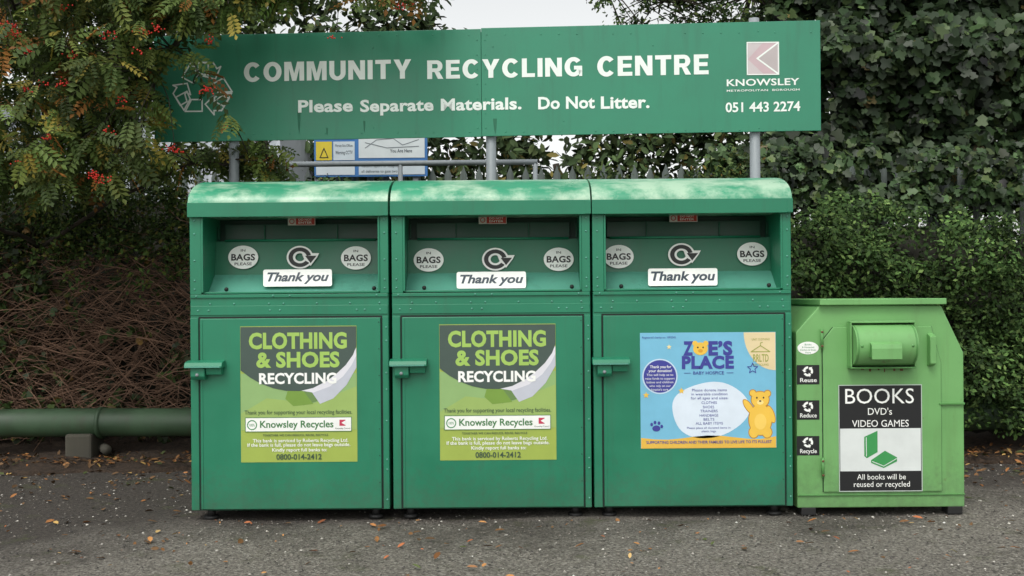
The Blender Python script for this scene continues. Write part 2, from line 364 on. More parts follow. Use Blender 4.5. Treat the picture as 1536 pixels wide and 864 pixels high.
def core(name,x0,x1,z0,zt,y,g,amp=.12):  # added dark sheet behind the leaves, coloured as the shade inside them
    m=bpy.data.materials.get('inner_shade') or plain('inner_shade',(.012,.012,.007),1,.5)
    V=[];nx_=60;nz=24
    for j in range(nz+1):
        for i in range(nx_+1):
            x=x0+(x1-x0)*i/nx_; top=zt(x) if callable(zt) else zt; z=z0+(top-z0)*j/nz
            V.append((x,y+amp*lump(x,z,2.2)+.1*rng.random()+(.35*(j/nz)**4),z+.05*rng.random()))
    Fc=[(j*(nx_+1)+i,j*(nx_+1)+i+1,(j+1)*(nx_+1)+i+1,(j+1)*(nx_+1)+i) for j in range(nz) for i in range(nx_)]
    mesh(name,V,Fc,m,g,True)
# right hedge
hg=Group('clipped_hedge',(3.2,2.3,0))
htop=lambda x:2.02+.09*math.sin(x*2.6)+.07*math.sin(x*6.7+1)-(.05 if x>3.8 else 0)
C=[];R=[]
while len(C)<900:
    x=rng.uniform(1.45,5.2); z=rng.uniform(.25,htop(x)); 
    y=2.15+.34*lump(x,z,1.5)+rng.uniform(-.1,.2)+max(0,z-1.7)*.5
    C.append((x,y,z)); R.append(rng.uniform(.09,.22))
foliage('leaves',C,R,64,.046,[(.035,.072,.02),(.06,.11,.03),(.10,.155,.045),(.028,.05,.018)],[4,4,1.6,2],T_SMALL,LEAFH,hg,cvar=.38,squash=(1,1,.7),up=.7)
core('shade_backing',1.3,5.4,.1,lambda x:htop(x)-.12,2.6,hg)
# shrub behind banks up to the fence
sg=Group('wild_shrub',(0,2.8,0)); C=[];R=[]
while len(C)<430:
    x=rng.uniform(-2.4,2.2); t=2.08+.16*math.sin(x*3+1)+(.36 if x>.65 else 0)+(.14 if x<-1.4 else 0)
    z=rng.uniform(1.6,t)+(rng.random()<.12)*.15; C.append((x,rng.uniform(2.5,3.1),z)); R.append(rng.uniform(.08,.16))
foliage('leaves',C,R,34,.05,[(.03,.06,.02),(.06,.10,.03),(.11,.14,.04),(.15,.11,.03)],[4,4,2,.5],T_SIMPLE,LEAFH,sg)
core('shade_backing',-2.6,2.0,.1,1.85,3.2,sg)
# ivy masses at right
iv=Group('ivy_covered_tree',(3.9,4.6,0)); C=[];R=[]
while len(C)<980:
    px=rng.uniform(1150,1730); py=rng.uniform(-90,300)
    d=4.7+.55*lump(px*.006,py*.006,1.6)+rng.uniform(-.1,.4)
    if px<1235 and py<210: d+=.6
    if 1238<px<1262 and 95<py<180 and rng.random()<.75: continue
    C.append(tuple(P(px,py,d))); R.append(rng.uniform(.13,.29))
foliage('ivy_leaves',C,R,26,.11,[(.018,.034,.014),(.03,.055,.02),(.055,.085,.03),(.10,.08,.03)],[5,4,1.4,.12],T_IVY,LEAFG,iv,var=.3,cvar=.4,up=.45,front=.7,rnd=.45)
tr=[]
for px in (1290,1430,1560,1680):
    b0=P(px,300,5.3); tr.append(([(b0.x,5.3,0),(b0.x+.1,5.3,1.5),(b0.x-.05,5.35,3),(b0.x+.15,5.3,4.6)],.13,.07))
tubes('trunks',tr,BARK,iv,8)
# ivy spilling over the fence
fi=Group('fence_ivy',(3,3.55,0)); C=[];R=[]
for i in range(250):
    px=rng.uniform(1060,1700); py=rng.uniform(228,315)
    if px>1235 and lump(px*.02,0,1.1,.7)<.12 and py<285: continue
    C.append(tuple(P(px,py,rng.uniform(3.35,3.6)))); R.append(rng.uniform(.07,.15))
foliage('ivy_leaves',C,R,18,.075,[(.02,.04,.014),(.04,.075,.025),(.075,.11,.035)],[4,4,1.5],T_IVY,LEAFG,fi,var=.3,cvar=.3,front=.7)
# overhanging branches above sign right
ov=Group('overhanging_tree',(2.2,5.5,0)); C=[];R=[];ln=[]
b0=P(1300,300,5.6)
limb=[(b0.x,5.6,0),(b0.x,5.6,2.4),tuple(P(1240,60,5.6)),tuple(P(1130,-10,5.6)),tuple(P(1000,0,5.5)),tuple(P(900,-25,5.5))]
ln.append((limb,.12,.015))
for i in range(230):
    px=rng.uniform(880,1260); py=rng.uniform(-70,48 if px>925 else 20)
    if rng.random()>((px-850)/200): continue
    c=P(px,py,rng.uniform(5.2,5.9)); C.append(tuple(c)); R.append(rng.uniform(.09,.22))
    q=Vector(limb[random.choice((3,4,5)) if px<1100 else 3]); ln.append(([tuple(q),tuple((q+c)/2+Vector((0,0,.06))),tuple(c)],.012,.004))
foliage('leaves',C,R,28,.065,[(.03,.06,.02),(.06,.10,.025),(.10,.14,.03)],[4,3,1],T_SIMPLE,LEAF,ov)
tubes('branches',ln,BARK,ov,5)
# distant trees
dt=Group('distant_trees',(0,13,0)); C=[];R=[]
for i in range(1900):
    x=rng.uniform(-12,12); px=768+x/19.5*F
    top=4.5+.2*math.sin(x*.9)
    if px<690: top=7.5 if px<640 else 7.5-(px-640)*.05
    if px>890: top=6.0+.3*math.sin(x*3)
    if px>1170: top=8.2
    z=rng.uniform(1.2,top)
    if 815<px<865 and z>3.6: continue
    C.append((x,rng.uniform(12.5,14.5),z)); R.append(rng.uniform(.3,.6))
foliage('leaves',C,R,22,.22,[(.03,.05,.02),(.05,.08,.03),(.08,.11,.04),(.12,.10,.03)],[4,4,2,.6],T_SIMPLE,LEAFH,dt,cvar=.3)
tubes('trunks',[([(x,14,0),(x+.2,14,2.5),(x-.1,14,4)],.2,.07) for x in (-11,-8,-5.2,-2.1,1,4,7.2,10.4)],BARK,dt,7)
# ---------- left side
br=Group('bramble_thicket',(-3.4,2.9,0)); ln=[]
for i in range(2300):
    px=rng.uniform(-330,300); py=rng.uniform(375,625) if rng.random()<.87 else rng.uniform(300,660)
    p=P(px,py,rng.uniform(2.45,2.95)); L=rng.uniform(.25,.9); a=rng.uniform(-1.0,1.0)+(math.pi if rng.random()<.5 else 0)
    d=Vector((math.cos(a),rng.uniform(-.3,.1),math.sin(a)*.8)); pts=[]
    cur=Vector((rng.normal()*.25,rng.normal()*.1,-abs(rng.normal())*.4))
    for k in range(6):
        t=k/5; pts.append(tuple(p+d*L*(t-.3)+cur*t*t*L+Vector(rng.normal(size=3))*.012))
    if min(q[2] for q in pts)<.05: continue
    r=rng.uniform(.0022,.0055); ln.append((pts,r,r*.5))
tubes('stems',ln,TWIG,br,4)
C=[];R=[]
for i in range(560):
    px=rng.uniform(-330,300); py=rng.uniform(330,650)
    if 395<py<610 and px>70 and rng.random()<.87: continue
    C.append(tuple(P(px,py,rng.uniform(2.5,2.9)))); R.append(rng.uniform(.06,.17))
foliage('ivy_leaves',C,R,17,.055,[(.03,.055,.015),(.055,.085,.025),(.10,.12,.03),(.17,.10,.03)],[4,4,1.2,.6],T_IVY,LEAFG,br)
core('shade_backing',-6.2,-1.5,.05,2.3,3.3,br)
pv=Group('privet_shrub',(-3.3,2.6,0)); C=[];R=[]
while len(C)<560:
    px=rng.uniform(-330,310); py=rng.normal(320,50)
    if py>440 or py<215: continue
    if py>390 and rng.random()<.5: continue
    C.append(tuple(P(px,py,2.5+.25*lump(px*.01,py*.01,1.5)+rng.uniform(-.15,.25)))); R.append(rng.uniform(.07,.18))
foliage('leaves',C,R,34,.042,[(.035,.065,.018),(.06,.10,.025),(.10,.135,.03),(.13,.11,.03)],[4,4,1.5,.5],T_SMALL,LEAFH,pv,cvar=.35)
tubes('stems',[([(x,2.9,0),(x+.08,2.85,.8),(x-.05,2.75,1.5),(x+.06,2.7,2.1)],.015,.008) for x in np.arange(-4.6,-2.2,.24)],BARK,pv,5)
# rowan tree
rw=Group('rowan_tree',(-3.6,3.0,0)); L=[]
def limb(pp,r0,r1):
    pts=[P(*q) for q in pp]; out=[]
    for i in range(len(pts)-1):
        for k in range(5):
            t=k/5; out.append(pts[i].lerp(pts[i+1],t)+Vector(rng.normal(size=3))*.012)
    out.append(pts[-1]); L.append(([tuple(q) for q in out],r0,r1)); return out
A=limb([(20,655,3.0),(50,450,3.0),(62,300,2.5),(85,150,1.9),(140,-60,1.7)],.055,.03); A[0].z=0; L[-1][0][0]=(A[0].x,3.0,0)
nodes=A[8:]
for pp,r0 in (([(62,300,2.2),(150,205,1.6),(235,110,1.2),(300,10,1.1),(470,-35,1.0),(640,-15,.95)],.03),
    ([(85,150,1.9),(190,60,1.5),(320,-20,1.3),(450,-50,1.1),(560,-40,1.0)],.024),
    ([(62,300,2.2),(-20,180,1.7),(-90,60,1.4),(-140,-40,1.2)],.03),
    ([(64,370,2.5),(170,300,1.9),(290,245,1.6),(400,240,1.5)],.02),
    ([(85,150,1.9),(30,60,1.3),(10,-60,1.0)],.022),([(62,300,2.2),(0,260,1.5),(-70,240,1.2)],.018),
    ([(64,370,2.5),(-30,330,1.9),(-150,300,1.8)],.02)):
    nodes+=limb(pp,r0,.006)
spec=[(-190,110,-70,290,240,.5,2.1),(90,215,-70,270,130,.5,1.9),(215,290,-60,35,24,.7,1.2),(205,235,60,240,12,.8,1.25),(285,345,-60,12,22,.7,1.2),(235,345,60,185,5,.95,1.2),
      (345,440,-70,2,24,.8,1.2),(440,560,-70,-12,16,.8,1.1),(540,640,-60,-4,11,.8,1.1),(230,420,215,255,24,1.5,1.8)]
C=[];R=[];tw=[]
for x0,x1,y0,y1,n,d0,d1 in spec:
    for i in range(n):
        px=rng.uniform(x0,x1); py=rng.uniform(y0,y1)
        c=P(px,py,rng.uniform(d0,d1)); C.append(tuple(c)); R.append(rng.uniform(.05,.1))
        q=min(nodes,key=lambda q:(q-c).length); mid=(q+c)/2+Vector(rng.normal(size=3))*.03+Vector((0,0,.05))
        tw.append(([tuple(q),tuple(mid),tuple(c)],.006,.0025))
foliage('leaves',C,R,8,.185,[(.055,.09,.022),(.09,.135,.032),(.14,.175,.04),(.23,.19,.035),(.36,.16,.04)],[5,5,2.6,1.2,.8],T_ROWAN,LEAF,rw,cvar=.3,droop=True,rnd=.35,shell=.2)
tubes('limbs',L,BARK,rw,8); tubes('twigs',tw,BARK,rw,4)
BM,nt_,b_=newmat('rowan_berry'); b_.inputs['Base Color'].default_value=(.55,.02,.01,1); b_.inputs['Roughness'].default_value=.35
bm=bmesh.new()
for (px,py,n) in [(92,10,20),(212,46,16),(20,50,26),(160,52,14),(108,82,14),(93,122,18),(40,133,14),(64,124,10),(308,134,26),(160,195,12),(262,224,24),(140,262,26),(158,269,14),(72,205,10),(316,60,12),(505,55,8),(603,8,14),(18,35,14),(-40,90,20),(236,40,12),(46,78,10),(212,75,8),(30,245,8),(180,150,10)]:
    c=P(px,py,.55 if px<240 else .8); top=c+Vector((.01,.03,.1))
    for i in range(int(n*1.1)):
        o=Vector((rng.normal()*.03,rng.normal()*.018,rng.normal()*.014-abs(rng.normal())*.006))
        bmesh.ops.create_icosphere(bm,subdivisions=1,radius=rng.uniform(.0055,.0075),matrix=Matrix.Translation(c+o))
me=bpy.data.meshes.new('berries'); bm.to_mesh(me); bm.free(); me.materials.append(BM)
me.polygons.foreach_set('use_smooth',[True]*len(me.polygons))
o=bpy.data.objects.new('berries',me); scn.collection.objects.link(o); rw.add(o)
# hanging spray carrying the berries in front of the board
sp_=[]
for px,py in ((308,128),(262,218),(316,55),(505,50),(603,4)):
    c=P(px,py,.8); q=min(nodes,key=lambda q:(q-c).length); sp_.append(([tuple(q),tuple((q+c)/2+Vector((.02,0,.06))),tuple(c)],.005,.002))
tubes('fruit_stalks',sp_,BARK,rw,4)
# background foliage behind the rowan
bt=Group('broadleaf_tree',(-3.5,5.5,0)); C=[];R=[]
while len(C)<340:
    px=rng.uniform(-400,420); py=rng.uniform(-70,330)
    if lump(px*.012,py*.012,1.6,1)>.15: continue
    if px>340 and py>40 and py<200: continue
    C.append(tuple(P(px,py,rng.uniform(4.6,5.8)))); R.append(rng.uniform(.12,.26))
foliage('leaves',C,R,28,.095,[(.03,.05,.014),(.055,.08,.02),(.09,.11,.03)],[5,4,1],T_SIMPLE,LEAFH,bt)
tubes('trunks',[([(x,5.6,0),(x+.1,5.6,2),(x-.1,5.6,4.4)],.12,.06) for x in (-6,-4.4,-2.9)],BARK,bt,7)
bd=Group('metal_clad_building',(-6.5,11,0)); wall=paint('cladding',(.5,.54,.58),.5,.08,.2)
V=[];Fc=[];n=90
for i in range(n+1):
    x=-11+7.2*i/n; y=10.4+(.05 if i%2 else 0); V+=[(x,y,0),(x,y,4.3)]
for i in range(n): Fc.append((2*i,2*i+2,2*i+3,2*i+1))
mesh('cladding_wall',V,Fc,wall,bd); box('side_and_rear',-11,-3.8,10.5,16,0,4.28,wall,bd)
box('eaves_trim',-11.1,-3.7,10.3,10.5,4.3,4.5,STEEL,bd)
box('window_band',-10,-5,10.38,10.395,1.7,2.6,plain('glass_dark',(.03,.04,.05),.15),bd)
# ---------- palisade fence
fe=Group('palisade_fence',(0,3.75,0)); V=[];Fc=[]
x=-7.0
while x<7.2:
    h=2.62+rng.normal()*.008; k=len(V); w_=.034
    for y in (3.72,3.735):
        V+=[(x-w_,y+.012,.05),(x-.012,y,.05),(x+.012,y,.05),(x+w_,y+.012,.05),(x+w_,y+.012,h-.09),(x+.012,y,h-.04),(x,y,h),(x-.012,y,h-.04),(x-w_,y+.012,h-.09)]
    Fc.append(tuple(range(k,k+9))); Fc.append(tuple(range(k+17,k+8,-1)))
    for i in range(9): Fc.append((k+i,k+(i+1)%9,k+9+(i+1)%9,k+9+i))
    x+=.152
mesh('pales',V,Fc,FENCE,fe)
for z in (.5,2.2): box('rail',-7,7.2,3.755,3.80,z,z+.05,FENCE,fe)
for x in np.arange(-6.8,7,2.75): box('post',x,x+.1,3.81,3.87,0,2.5,FENCE,fe)
hr=Group('handrail',(-.7,3.3,0)); a=P(395,247,3.3);c_=P(806,243,3.3)
tubes('rail',[([tuple(a),tuple(c_)],.026,.026)],STEEL,hr,10)
tubes('posts',[([(x,3.3,0),(x,3.3,a.z)],.022,.022) for x in (a.x+.02,(a.x+c_.x)/2,c_.x-.02)],STEEL,hr,8)
ib=Group('information_board',(-1.2,3.6,0)); pn=Panel(556,225,3.6,ib)
s0=pn.st(471,180); s1=pn.st(641,265)
box('board',s0[0]+pn.O.x,s1[0]+pn.O.x,3.603,3.62,pn.O.z+s1[1],pn.O.z+s0[1],ink('#3f76b5'),ib)
pn.rect(474,182,532,208,1.5,ink('#dfe4e6')); pn.rect(474,212,498,240,1.5,ink('#d8c23a')); pn.rect(500,212,532,240,1.5,ink('#c9d4dc')); pn.rect(474,243,532,262,1.5,ink('#cfd9e0'))
pn.rect(538,182,637,237,1.5,ink('#d3dadd')); pn.rect(538,242,637,262,1.5,ink('#c6d1d9'))
pn.stroke([(480,236),(486,222),(492,236)],1.4,3,ink('#222222'))
pn.text('Mersey Site Offices',503,529,216,220,3,ink('#444c55')); pn.text('Warning CCTV',503,529,226,231,3,ink('#444c55'),.01)
pn.stroke([(548,222),(565,210),(590,208),(604,218),(628,210)],1.2,3,ink('#7a8288'),False); pn.stroke([(548,214),(580,222),(628,220)],1.2,3.4,ink('#7a8288'),False)
pn.text('You Are Here',585,618,224,229,3.8,ink('#30404c'),.01); pn.text('visitors report to reception',542,600,247,251,3,ink('#30404c')); pn.text('all deliveries to gate two',542,596,255,259,3,ink('#30404c'))
for x in (-1.9,-.95): box('board_post',x,x+.05,3.625,3.67,0,2.6,STEEL,ib)
# ---------- pipe
pg=Group('overground_pipe',(0,2.3,0)); PD=2.2; z=P(126,634,PD).z
pts=[(x,PD,z+.004*math.sin(x*3)) for x in np.arange(-8,8.1,.5)]
tubes('pipe',[(pts,.116,.116)],PIPEM,pg,24)
for x in (-5.6,P(150,634,PD).x,1.2,5.2): tubes('flange',[([(x,PD,z),(x+.03,PD,z)],.13,.13)],PIPEM,pg,24)
for x in (P(126,634,PD).x,-.4,3.2,-6.4): box('support_block',x-.11,x+.11,PD-.12,PD+.15,0,z-.08,CONC,pg,.02)
tubes('drain_stub',[([tuple(P(160,675,2.1)),tuple(P(150,668,2.4))],.04,.04)],CONC,pg,10)
# ---------- sign
YAW=math.radians(3.2)
sgn=Group('recycling_centre_sign',(0,1.4,0)); pn=Panel(731,122,1.4,sgn,yaw=YAW)
sl_,sr_=pn.st(231,122)[0],pn.st(1231,122)[0]; zt,zb=pn.st(731,43)[1],pn.st(731,205)[1]
def slab(pn,a0,a1,b0,b1,t,m,name,bev=.002,off=0):
    v=[pn.w(a,b,-o-.0005+off) for a in (a0,a1) for o in (0,t) for b in (b0,b1)]
    return mesh(name,v,[(0,1,3,2),(4,6,7,5),(0,4,5,1),(2,3,7,6),(0,2,6,4),(1,5,7,3)],m,pn.g,False,bev)
mid=pn.st(722,122)[0]
slab(pn,sl_,mid-.0012,zb,zt,.012,SIGNG,'board_left'); slab(pn,mid+.0012,sr_,zb+.004,zt+.006,.012,SIGNG,'board_right'); slab(pn,mid-.05,mid+.05,zb+.02,zt-.02,.002,DARK,'joint_cover',0,-.0135)
W_=ink('#e9eeea',.5)
pn.caps('COMMUNITY',366,617,88,120,2,W_); pn.caps('RECYCLING',641,874,87,118,2,W_); pn.caps('CENTRE',896,1063,84,116,2,W_)
pn.text('Please',447,529,148,166,2,W_,.03,0,1.03); pn.text('Separate',540,650,148,166,2,W_,.03,0,1.03); pn.text('Materials.',661,782,147,165,2,W_,.03,0,1.03)
pn.text('Do Not',807,892,146,164,2,W_,.03,0,1.03); pn.text('Litter.',901,974,146,164,2,W_,.03,0,1.03)
pn.text('KNOWSLEY',1090,1199,121,132,2,W_,.02,0,1.05); pn.text('METROPOLITAN  BOROUGH',1090,1199,136.5,140.5,2,W_,.015,0,1.1); pn.text('051 443 2274',1088,1200,156,171,2,W_,.02)
pn.rect(1121,66,1168,115,1.5,ink('#c6bcbe')); pn.poly([(1166,68),(1136,91),(1166,114)],2.5,ink('#b4aaab')); pn.poly([(1145,67),(1167,67),(1135,92),(1166,114),(1145,114),(1122,92)],2,ink('#c4abb1'))
pn.stroke([(1167,68),(1136,91),(1167,114)],2.4,3.5,W_,False); pn.stroke([(1121,67),(1168,67),(1168,115),(1121,115)],1.6,3,W_)
cx,cy,S=304,130,47
for k in range(3):
    a=math.radians(120*k)
    def rt(pts): return [(cx+S*(x*math.cos(a)-y*math.sin(a)),cy-S*(x*math.sin(a)+y*math.cos(a))*.94) for x,y in pts]
    pn.stroke(rt([(-.56,-.76),(-.02,-.76),(-.02,-.36),(-.36,-.36)]),2.2,2,W_)
    pn.stroke(rt([(.08,-.52),(.36,-.88),(.36,-.74),(.6,-.74),(.84,-.34),(.62,-.22),(.44,-.40),(.36,-.40),(.36,-.24)]),2.2,2.3,W_)
    pn.stroke(rt([(-.6,-.72),(-.86,-.28),(-.5,-.08),(-.40,-.34)]),2.2,2.6,W_)
rv=[]
for px in np.arange(245,1230,27):
    for py in (52,198):
        if rng.random()<.7: rv.append(pn.w(*pn.st(px,py),0))
for px in (716,728):
    for py in range(60,200,22): rv.append(pn.w(*pn.st(px,py),0))
for p_ in ((740,70),(740,165),(350,65),(350,180),(1138,50),(1138,195),(845,182),(980,70),(560,70),(560,190)): rv.append(pn.w(*pn.st(*p_),0))
domes('rivets',rv,.006,SIGNG,sgn)
st=plain('algae_stain',srgb('#24684f'),.7,.2)
for px,py,wd,h in ((448,165,5,34),(742,178,6,24),(490,190,3,12),(546,180,3,18)):
    pn.poly([(px-wd/2,py),(px+wd/2,py),(px+wd*.35,py+h*.6),(px+wd*.1,py+h),(px-wd*.25,py+h*.7)],.6,st,'stain')
for px,top in ((346,60),(735,60),(1134,28)):
    q=pn.w(*pn.st(px,120),-.05-.012); tz=P(px,top,q.y).z
    tubes('post',[([(q.x,q.y,0),(q.x,q.y,tz)],.038,.038)],STEEL,sgn,16)
# ---------- clothing banks
s_=1/248.9
def bz(py): return CZ+(447.6-py)*s_
def bank(X0,kind):
    g=Group('clothes_recycling_bank',(X0+.6,.55,0)); X1=X0+1.196; U=lambda u:X0+u*s_
    D=1.1
    box('lower_body',X0,X1,.0,D,bz(765),bz(441),GREEN,g,.006)
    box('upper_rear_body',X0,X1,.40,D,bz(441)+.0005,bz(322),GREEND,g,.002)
    box('left_cheek',X0,U(17),.0,.3995,bz(441)+.0005,bz(322),GREEN,g,.003)
    box('right_cheek',U(285),X1,.0,.3995,bz(441)+.0005,bz(322),GREEN,g,.003)
    box('left_lip',U(17)+.0005,U(20),-.004,.02,bz(438),bz(326),GREEN,g,.002); box('right_lip',U(282),U(285)-.0005,-.004,.02,bz(438),bz(326),GREEN,g,.002)
    zl=bz(322)+.001; zt=bz(304)
    prof=[(-.028,zl-.012),(-.028,zt)]
    for i in range(1,28):
        t=math.pi*i/28; c,s=math.cos(t),math.sin(t)
        prof.append((.55-.572*c,zt+.004+.175*s))
    prof+=[(D+.028,zt),(D+.028,zl-.012),(D+.01,zl-.012),(D+.01,zl),(-.01,zl),(-.01,zl-.012)]
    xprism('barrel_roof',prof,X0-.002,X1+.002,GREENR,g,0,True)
    box('roof_lip_strip',X0-.004,X1+.004,-.034,-.0285,zl-.014,zt+.001,GREEN,g,.002)
    box('roof_end_strip',X1-.03,X1+.004,-.036,-.0345,zl-.010,zt-.004,GREEN,g,.0005)
    ya,yb=.14,.27
    xi0,xi1=U(17)+.001,U(285)-.001
    za,zb_,zc=bz(437),bz(410),bz(357)
    mesh('chute_lower',[(xi0,ya,za),(xi1,ya,za),(xi1,yb,zb_),(xi0,yb,zb_)],[(0,1,2,3)],GREENL,g)
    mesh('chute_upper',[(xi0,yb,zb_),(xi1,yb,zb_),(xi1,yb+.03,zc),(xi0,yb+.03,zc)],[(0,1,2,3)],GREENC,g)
    box('chute_front_lip',xi0,xi1,.02,ya-.0005,bz(440),bz(437),GREEN,g,.002)
    tubes('flap_hinge_bar',[([(xi0+.06,.29,zc+.004),(xi1-.06,.29,zc+.004)],.007,.007)],GREEN,g,10)
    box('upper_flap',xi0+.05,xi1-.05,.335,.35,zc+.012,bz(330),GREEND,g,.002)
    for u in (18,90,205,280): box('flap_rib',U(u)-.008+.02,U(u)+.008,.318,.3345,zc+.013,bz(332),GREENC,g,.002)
    box('flap_rail',xi0+.07,xi1-.07,.316,.3345,zc-.002,zc+.012,GREEN,g,.002)
    domes('bump_stops',[(U(46),.12,bz(433)),(U(272),.12,bz(433))],.014,BLACK,g,1.2)
    box('front_band',X0+.004,X1-.004,-.006,-.0005,bz(472),bz(458),GREEN,g,.002)
    box('band_top',X0+.004,X1-.004,-.010,-.0005,bz(446),bz(441),GREEN,g,.002)
    box('door_shadow_gap',U(12.6),U(288),-.0012,-.0004,bz(764),bz(474.2),DARK,g,0)
    box('door',U(15),U(285.5),-.012,-.0016,bz(763),bz(477),GREEN,g,.004)
    box('door_fold_edge',U(16),U(19),-.015,-.0122,bz(762),bz(479),GREEN,g,.001)
    box('right_angle_strip',U(288.5),X1-.002,-.009,-.0005,bz(764),bz(476),GREEN,g,.002)
    box('left_angle_strip',X0+.002,U(12.2),-.007,-.0005,bz(764),bz(476),GREEN,g,.002)
    rv=[]
    for u in (12,28,120,135,250,262,285): rv.append((U(u),-.006,bz(465)))
    for u in (10,125,150,280): rv.append((U(u),-.0105,bz(443.5)))
    for u in (30,66,118,140,190,240,284): rv.append((U(u),-.001,bz(455)))
    for py in (492,512,560,585,632,690,705,750): rv.append((U(294),-.009,bz(py)))
    for py in (330,350,390,420,433): rv+= [(U(292),-.001,bz(py)),(U(7),-.001,bz(py))]
    domes('rivets',rv,.0062,GREENL,g,.8)
    dd=[(U(283),-.0122,bz(484+i*40)) for i in range(7)]; domes('door_rivets',dd,.004,GREEND,g,.5)
    h0=X0-.010 if kind!=0 else X0-.012
    hz=bz(539)
    xprism('handle_top',[(-.0125,hz),(-.075,hz-.01),(-.09,hz-.03),(-.09,hz-.043),(-.0125,hz-.043)],h0,U(53),GREEN,g,.003)
    xprism('lock_housing',[(-.0125,hz-.0435),(-.07,hz-.0435),(-.07,hz-.095),(-.055,hz-.115),(-.0125,hz-.115)],U(5),U(26),GREEN,g,.004)
    xprism('handle_tab',[(-.0125,hz-.0435),(-.06,hz-.0435),(-.055,hz-.085),(-.0125,hz-.085)],U(27),U(50),GREEN,g,.003)
    domes('lock_barrel',[(U(15),-.071,hz-.085)],.011,STEEL,g,1); box('handle_plate',h0+.004,U(50),-.0925,-.0905,hz-.041,hz-.032,GREENL,g,.0005)
    for u in (24,274):
        for y in (.08,D-.12):
            tubes('foot',[([(U(u),y,0.0),(U(u),y,.02)],.045,.045),([(U(u),y,.02),(U(u),y,bz(765))],.025,.025)],BLACK,g,12)
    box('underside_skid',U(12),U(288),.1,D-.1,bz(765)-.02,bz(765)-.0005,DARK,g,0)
    return g
BX=(-1.940,-.724,.487)
WHT=ink('#f2f4f0'); BK=ink('#1d1f1e'); 
def chute_signs(g,l,r,sw,th,small):
    for (cx,cy) in (l,r):
        pn=Panel(cx,cy,.272,g,pitch=.13)
        pn.ell(cx,cy,22.5,17.5,3,WHT,'bags_sticker')
        pn.text('IN',cx-3.5,cx+3.5,cy-12,cy-8.5,4.5,BK,.01); pn.text('BAGS',cx-18,cx+18,cy-4.5,cy+4.5,4.5,BK,.03,0,1.05); pn.text('PLEASE',cx-13,cx+13,cy+8,cy+12,4.5,BK,.01)
    cx,cy=sw; pn=Panel(cx,cy,.272,g,pitch=.13)
    pn.ring(cx-2,cy,20,7,3,WHT,0,360,'swirl_backing',.86); pn.poly([(cx+1,cy-6),(cx+27,cy-6),(cx+24,cy),(cx+14,cy+13),(cx+4,cy+2)],3.4,WHT,'swirl_backing')
    pn.ring(cx-2,cy,17,10.5,4.5,BK,12,325,'swirl_arrow',.86); pn.poly([(cx+6,cy-2),(cx+23,cy-2),(cx+14,cy+9)],5,BK,'swirl_arrow')
    x0,y0,x1,y1=th; pn=Panel((x0+x1)/2,(y0+y1)/2,.17,g,pitch=.45)
    pn.rrect(x0,y0,x1,y1,3,4,WHT,'thank_you_sign')
    pn.text('Thank you',x0+5,x1-4,y0+5,y1-8,6,ink('#2c3c4a'),.03,.25)
    x0,y0,x1,y1=small; pn=Panel((x0+x1)/2,(y0+y1)/2,.30,g)
    pn.rect(x0,y0,x1,y1,2,ink('#cfc8c0'),'warning_sticker'); pn.rect(x0+12,y0+1,x1-1,y1-1,3,ink('#c0392c'),'warning_sticker'); pn.ring(x0+6,(y0+y1)/2,4,2.8,3,ink('#c0392c'))
    pn.text('DO NOT',x0+16,x1-5,y0+2,y0+5,4,WHT,.01); pn.text('ENTER',x0+16,x1-5,y0+6.5,y0+9.5,4,WHT,.01)
